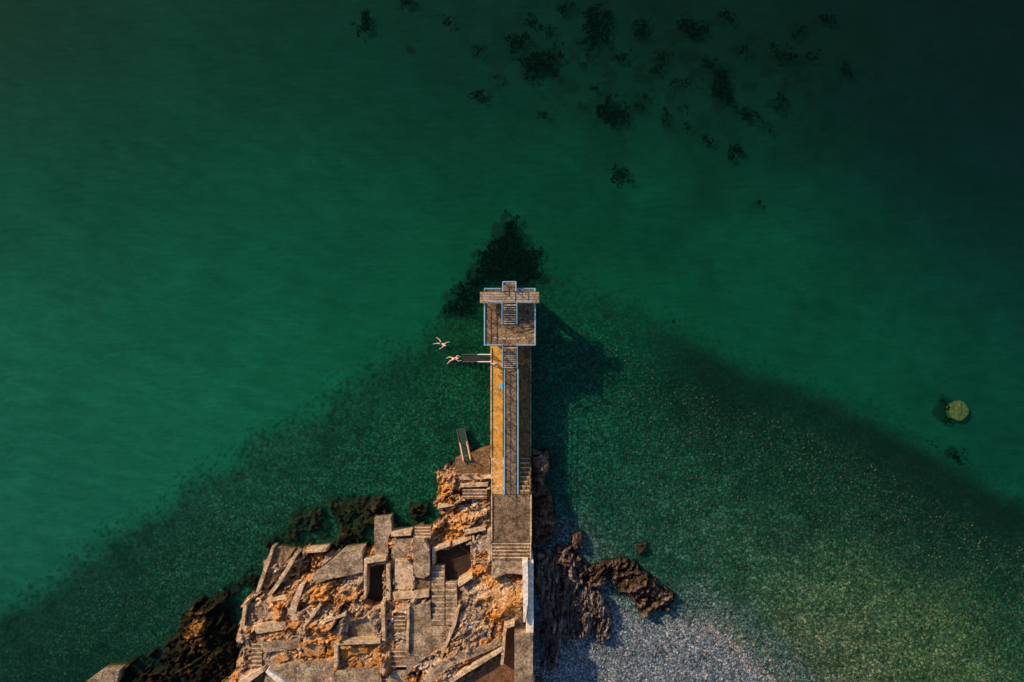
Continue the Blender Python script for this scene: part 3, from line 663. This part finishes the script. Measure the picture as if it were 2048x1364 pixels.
rock('rock_outcrop',[(1098,1080),(1135,1085),(1165,1108),(1190,1124),(1225,1116),(1275,1118),(1300,1140),(1335,1158),(1366,1198),(1348,1230),(1324,1252),(1283,1234),(1255,1210),(1225,1200),(1180,1185),(1140,1165),(1098,1130)],[(1120,1100,1.2),(1170,1140,1.2),(1210,1155,1.2),(1260,1160,1.0),(1300,1190,1.0),(1340,1210,.6)],'redrock','long brown jagged ridge of rock running right from the layered rock to the shingle edge','rock',37,amp=1.25,sx=2.6,sy=.75,rot=-.95,nz=2.0,edge=1.6,res=.09)
rock('rock_outcrop',[(1275,1092),(1297,1089),(1302,1110),(1280,1116)],.25,'redrock','little low rock in the shallows above the jagged ridge','rock',40,amp=.4,nz=.3,edge=.5)
# round block
q=P(1918,822,0)
m=MB(); bm=m.bm; R=1.25; rings=[]
for k,(rr,zz) in enumerate(((1.02,-.9),(1.02,-.35),(.98,-.02),(.9,.03),(.5,.05),(.2,.06))):
    ring=[]
    for i in range(48):
        t=2*math.pi*i/48; j=1+.03*math.sin(5*t+k)+.025*random.uniform(-1,1)
        ring.append(bm.verts.new((q[0]+R*rr*j*math.cos(t),q[1]+R*rr*j*math.sin(t),zz+random.uniform(-.02,.02))))
    rings.append(ring)
for a,b in zip(rings,rings[1:]):
    for i in range(48): bm.faces.new((a[i],a[(i+1)%48],b[(i+1)%48],b[i]))
bm.faces.new(rings[-1])
mm_,nt=newmat('algae_top'); p=pos(nt)
c=ramp(nt,noise(nt,p,3,7,.75),[(.35,(.01,.05,.015)),(.5,(.04,.1,.03)),(.65,(.15,.18,.06))]); finish(nt,c,.9,noise(nt,p,6,4),.6,.05)
tag(m.build('mooring_block',mm_),'round algae covered block awash at far right','block')
# ---------------------------------------------------------------- seaweed
def weed(poly_or_ell,label,group=None,dens=9,seed=0,ns=3.2,big=1.):
    rr=random.Random(seed)
    if len(poly_or_ell)==4:
        cx,cy,rx,ry=poly_or_ell
        poly=[(cx+rx*math.cos(t)*(1+.25*math.sin(3*t+seed)),cy+ry*math.sin(t)*(1+.25*math.cos(2*t+seed*2))) for t in [i*math.pi/8 for i in range(16)]]
    else: poly=poly_or_ell
    w=[P(p[0],p[1],0)[:2] for p in poly]
    a=np.array(w); x0,y0=a.min(0)-.8;x1,y1=a.max(0)+.8
    n=int((x1-x0)*(y1-y0)*dens*2.0)+14
    r=np.random.RandomState(seed+100); X=r.uniform(x0,x1,n);Y=r.uniform(y0,y1,n)
    s=sdist(X,Y,w)+(fbm(X*1.1,Y*1.1,seed,5)-.5)*ns+r.uniform(-.25,.1,n)
    k=s>0; X=X[k];Y=Y[k]; s=s[k]
    if len(X)==0: X=np.array([a[:,0].mean()]);Y=np.array([a[:,1].mean()]);s=np.array([.5])
    bm=bmesh.new()
    for x,y,sd in zip(X,Y,s):
        R=rr.uniform(.07,.25)*(0.5+.6*min(1,sd))*big; t0=rr.uniform(0,6.28); nn=6; zz=rr.uniform(.012,.03)
        vs=[]
        for i in range(nn):
            t=t0+2*math.pi*i/nn; q=R*rr.uniform(.45,1.25)
            vs.append(bm.verts.new((x+q*math.cos(t),y+q*math.sin(t),zz+rr.uniform(-.008,.008))))
        bm.faces.new(vs)
    me=bpy.data.meshes.new('seaweed_patch'); bm.to_mesh(me); bm.free()
    tag(link('seaweed_patch',me,M['weed']),label,'seaweed',group)
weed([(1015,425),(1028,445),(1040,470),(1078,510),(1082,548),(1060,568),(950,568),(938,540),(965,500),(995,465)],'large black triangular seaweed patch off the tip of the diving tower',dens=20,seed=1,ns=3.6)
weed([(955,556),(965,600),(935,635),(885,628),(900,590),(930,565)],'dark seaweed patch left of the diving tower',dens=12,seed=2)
for i,(e,l) in enumerate(WBIG): weed(e,l,seed=10+i,dens=14 if e[2]>12 else 20,ns=3.6)
for i,e in enumerate(WSMALL): weed(e,'small dark seaweed patch scattered on the seabed in the upper right water','seaweed patches in the upper water',seed=60+i,dens=8 if i%2 else 13,ns=3.)
rr=random.Random(5)
for i in range(26):
    if i<12: t=rr.random(); x=1100+280*t; y=545+112*t
    else: t=rr.random(); x=1830+120*t; y=860+82*t
    weed((x+rr.uniform(-8,8),y+rr.uniform(-8,8),rr.uniform(2,7),rr.uniform(2,4)),'small dark seaweed tuft along the right hand lip of the stony bank','seaweed tufts along the bank',seed=200+i,dens=6,ns=1.2,big=.8)
# ---------------------------------------------------------------- loose stones
def stones(name,n,region,label,rmin,rmax,seed,under):
    r=np.random.RandomState(seed); x0,y0,x1,y1=region
    a=P(x0,y0);b=P(x1,y1)
    X=r.uniform(a[0],b[0],n);Y=r.uniform(b[1],a[1],n)
    Z=terrain_z(X,Y); k=(Z<-.1)&(bank_sd(X,Y)>5) if under else (Z>-.25)&(sdist(X,Y,BEACH)>-3.0)
    X=X[k];Y=Y[k];Z=Z[k]; n=len(X)
    ico=[(0,0,1)]+[(.894*math.cos(i*1.2566),.894*math.sin(i*1.2566),.447) for i in range(5)]+[(.894*math.cos(i*1.2566+.628),.894*math.sin(i*1.2566+.628),-.447) for i in range(5)]
    fc=[(0,1+i,1+(i+1)%5) for i in range(5)]+[(1+i,6+i,1+(i+1)%5) for i in range(5)]+[(1+(i+1)%5,6+i,6+(i+1)%5) for i in range(5)]
    I=np.array(ico); F=np.array(fc)
    R=rmin+(rmax-rmin)*r.rand(n)**2.5
    sc=np.stack([R*r.uniform(.8,1.3,n),R*r.uniform(.8,1.3,n),R*.6],-1)
    V=(I[None]*sc[:,None,:]*r.uniform(.85,1.15,(n,11,1)))
    th=r.uniform(0,6.28,n); c,s_=np.cos(th)[:,None],np.sin(th)[:,None]
    vx=V[...,0]*c-V[...,1]*s_; vy=V[...,0]*s_+V[...,1]*c
    V=np.stack([vx+X[:,None],vy+Y[:,None],V[...,2]+Z[:,None]+R[:,None]*.2],-1).reshape(-1,3)
    FF=(F[None]+(np.arange(n)*11)[:,None,None]).reshape(-1,3)
    me=bpy.data.meshes.new(name)
    me.vertices.add(len(V)); me.vertices.foreach_set('co',V.astype(np.float32).ravel())
    me.loops.add(FF.size); me.loops.foreach_set('vertex_index',FF.astype(np.int32).ravel())
    me.polygons.add(len(FF)); me.polygons.foreach_set('loop_start',(np.arange(len(FF))*3).astype(np.int32))
    me.update(calc_edges=True)
    g=r.uniform(.04,.36,n)**1.2; t=r.rand(n)
    if under: cc=np.stack([g*.4,g*.45,g*.28],-1)
    else: g=g*1.25; cc=np.stack([g*(.72+.45*(t>.88)),g,g*(1.35-.35*(t>.88))],-1)  # beach stones carry the same painted blue shade as the shingle
    c4=np.ones((n,11,4),np.float32); c4[...,:3]=cc[:,None,:]
    at=me.attributes.new('Col','FLOAT_COLOR','POINT'); at.data.foreach_set('color',c4.ravel())
    tag(link(name,me,M['stone'],None,True),label,'stones',kind='stuff')
stones('beach_stones',16000,(1060,1060,1750,1420),'loose grey and pinkish stones on the shingle beach',.05,.15,3,False)
stones('seabed_stones',14000,(1070,700,2100,1400),'pale rounded stones on the shallow seabed at lower right',.05,.16,4,True)
stones('seabed_stones',5000,(60,750,980,1300),'pale rounded stones on the shallow seabed at lower left',.05,.13,6,True)
# ---------------------------------------------------------------- people
def skinm(name,c):
    m,nt=newmat(name); b=N(nt,'ShaderNodeBsdfPrincipled'); p=pos(nt)
    L(nt,mix(nt,noise(nt,p,12,2),tuple(x*.9 for x in c),c),b.inputs['Base Color']); b.inputs['Roughness'].default_value=.5
    o=N(nt,'ShaderNodeOutputMaterial'); L(nt,b.outputs[0],o.inputs[0]); return m
M['skin']=skinm('skin',(.85,.66,.58)); M['hairb']=plain('brown_hair',(.06,.035,.02),.6); M['hairl']=plain('fair_hair',(.35,.22,.1),.6)
M['suitr']=plain('red_swimwear',(.6,.03,.05),.6); M['suitn']=plain('navy_swimwear',(.02,.03,.08),.6); M['suitk']=plain('dark_shorts',(.04,.04,.045),.6)
def skinobj(name,chains,mat,parent,sub=2):
    V=[];E=[];Rr=[];roots=[]
    for vs,es in chains:
        o=len(V); roots.append(o)
        V+=[v[0] for v in vs]; Rr+=[v[1] for v in vs]; E+=[(a+o,b+o) for a,b in es]
    me=bpy.data.meshes.new(name); me.from_pydata(V,E,[]); me['world']=0
    o=link(name,me,mat,parent)
    md=o.modifiers.new('Skin','SKIN'); md.use_smooth_shade=True
    sv=me.skin_vertices[0].data
    for i,r in enumerate(Rr):
        r=r if isinstance(r,tuple) else (r,r); sv[i].radius=r; sv[i].use_root=i in roots
    ss=o.modifiers.new('Sub','SUBSURF'); ss.levels=sub; ss.render_levels=sub
    return o
def person(label,loc,rz,J,suit,hair,suitpts,group=None):
    e=empty('person',loc,label,'person',group,rz)
    vs=[];es=[];ix={}
    def add(n,r,par=None):
        ix[n]=len(vs); vs.append((J[n],r))
        if par: es.append((ix[par],ix[n]))
    add('pelvis',(.15,.11)); add('waist',(.125,.095),'pelvis'); add('chest',(.155,.11),'waist'); add('neck',.055,'chest'); add('head',.085,'neck'); add('crown',.075,'head')
    for s in 'LR':
        add('sh'+s,.062,'chest'); add('el'+s,.043,'sh'+s); add('wr'+s,.028,'el'+s); add('ha'+s,(.04,.02),'wr'+s)
        add('hip'+s,.092,'pelvis'); add('kn'+s,.06,'hip'+s); add('ca'+s,.056,'kn'+s)
        add('an'+s,.036,'ca'+s); add('toe'+s,.034,'an'+s)
    ch=[(vs,es)]
    for s in 'LR':
        a=Vector(J['wr'+s]);b=Vector(J['ha'+s]);d=(b-a).normalized(); side=d.cross(Vector((0,0,1)))
        if side.length<.1: side=Vector((1,0,0))
        side.normalize(); up=side.cross(d)
        for k,ln_ in ((-1.5,.06),(-.5,.075),(.5,.08),(1.5,.07)):
            p0=b+side*k*.018-d*.02; p1=b+side*k*.021+d*ln_*.55; p2=p1+d*ln_*.45-up*.012
            ch.append(([(tuple(p0),.009),(tuple(p1),.009),(tuple(p2),.007)],[(0,1),(1,2)]))
        sg=1 if s=='L' else -1
        p0=a.lerp(b,.5); p1=p0+side*sg*.04+d*.025; p2=p1+d*.035+side*sg*.01
        ch.append(([(tuple(p0),.011),(tuple(p1),.011),(tuple(p2),.009)],[(0,1),(1,2)]))
    h=Vector(J['head']);cr=Vector(J['crown']); up=(cr-h).normalized(); fw=Vector(J.get('face',(0,0,1))); fw=(fw-up*fw.dot(up)).normalized(); sd=up.cross(fw)
    ch.append(([(tuple(h+fw*.07),.02),(tuple(h+fw*.1-up*.02),.014)],[(0,1)]))
    for q in (-1,1): ch.append(([(tuple(h+sd*q*.075),.016),(tuple(h+sd*q*.092+up*.02),.012)],[(0,1)]))
    skinobj('body',ch,M['skin'],e)
    hc=[([(tuple(h-fw*.045-up*.02),.07),(tuple(h-fw*.03+up*.05),.085),(tuple(cr+up*.01-fw*.01),.075)],[(0,1),(1,2)])]
    skinobj('hair',hc,M[hair],e)
    sv=[];se=[];k={}
    for n,r,pa in suitpts:
        k[n]=len(sv)
        p=J[n] if not n.startswith('th') else tuple(Vector(J['hip'+n[-1]]).lerp(Vector(J['kn'+n[-1]]),.4))
        sv.append((p,r))
        if pa: se.append((k[pa],k[n]))
    skinobj('swimwear',[(sv,se)],M[suit],e)
    return e
SHORTS=[('pelvis',(.165,.125),None),('hipL',.108,'pelvis'),('hipR',.108,'pelvis'),('thL',.1,'hipL'),('thR',.1,'hipR')]
ONE=[('pelvis',(.16,.12),None),('waist',(.135,.105),'pelvis'),('chest',(.165,.12),'waist')]
J1=dict(pelvis=(0,0,0),waist=(0,.16,.01),chest=(0,.36,.03),neck=(0,.5,.05),head=(.01,.61,.09),crown=(.01,.7,.1),face=(0,.3,-1),
 shL=(-.17,.4,.03),elL=(-.42,.5,0),wrL=(-.58,.68,0),haL=(-.62,.76,0),shR=(.17,.4,.03),elR=(.4,.3,0),wrR=(.6,.18,0),haR=(.68,.14,0),
 hipL=(-.09,-.06,0),knL=(-.3,-.42,0),caL=(-.32,-.52,0),anL=(-.36,-.82,0),toeL=(-.38,-.98,0),hipR=(.09,-.06,0),knR=(.2,-.45,0),caR=(.26,-.54,0),anR=(.46,-.76,0),toeR=(.55,-.88,0))
q=P(883,687); person('swimmer with spread limbs in dark shorts, farther from the pier',(q[0],q[1],.08),math.radians(-118),J1,'suitk','hairb',SHORTS)
J2=dict(J1); J2.update(elL=(-.36,.56,0),wrL=(-.2,.76,0),haL=(-.15,.83,0),elR=(.38,.55,0),wrR=(.35,.8,0),haR=(.34,.88,0),knL=(-.28,-.38,0),caL=(-.3,-.48,0),anL=(-.2,-.76,0),toeL=(-.17,-.92,0))
q=P(907,717.5); person('swimmer in red swimwear beside the end of the ladder',(q[0],q[1],.08),math.radians(-82),J2,'suitr','hairl',ONE)
J3=dict(pelvis=(0,0,.95),waist=(0,.03,1.1),chest=(0,.08,1.3),neck=(0,.1,1.47),head=(0,.13,1.58),crown=(0,.14,1.67),face=(0,1,0),
 shL=(-.18,.08,1.38),elL=(-.4,.18,1.2),wrL=(-.5,.42,1.15),haL=(-.52,.5,1.15),shR=(.18,.08,1.38),elR=(.38,-.06,1.18),wrR=(.48,-.28,1.08),haR=(.5,-.35,1.06),
 hipL=(-.09,0,.9),knL=(-.12,.26,.52),caL=(-.12,.24,.44),anL=(-.12,.18,.09),toeL=(-.13,.34,.035),hipR=(.09,0,.9),knR=(.11,-.08,.5),caR=(.11,-.16,.42),anR=(.12,-.42,.12),toeR=(.12,-.3,.035))
q=P(992,728,ZL); person('person in dark shorts walking on the ochre side deck',(q[0],q[1],ZL),math.radians(15),J3,'suitn','hairl',SHORTS)
# ---------------------------------------------------------------- light, sky, camera
EL=math.radians(30); AZ=Vector((-.8,.6,0)).normalized()
sd=Vector((AZ.x*math.cos(EL),AZ.y*math.cos(EL),math.sin(EL)))
sun=bpy.data.lights.new('sun','SUN'); sun.energy=5.0; sun.angle=math.radians(.9); sun.color=(1,.68,.37)
so=bpy.data.objects.new('sun',sun); C.objects.link(so); so.rotation_euler=sd.to_track_quat('Z','Y').to_euler(); so.location=(-60,30,60)
W=bpy.data.worlds.new('World'); bpy.context.scene.world=W; W.use_nodes=True; nt=W.node_tree
bg=nt.nodes['Background']; sk=nt.nodes.new('ShaderNodeTexSky'); sk.sky_type='NISHITA'; sk.sun_disc=False
sk.sun_elevation=EL; sk.sun_rotation=math.atan2(sd.x,sd.y); nt.links.new(sk.outputs[0],bg.inputs[0]); bg.inputs[1].default_value=.115
cam=bpy.data.cameras.new('camera'); cam.lens=24; cam.sensor_width=36; cam.clip_end=5000; cam.clip_start=.5
cb=bpy.data.objects.new('camera',cam); C.objects.link(cb); cb.location=(0,0,D); cb.rotation_euler=(0,0,0)
sc=bpy.context.scene; sc.camera=cb
sc.view_settings.view_transform='Standard'; sc.view_settings.look='None'; sc.view_settings.exposure=0
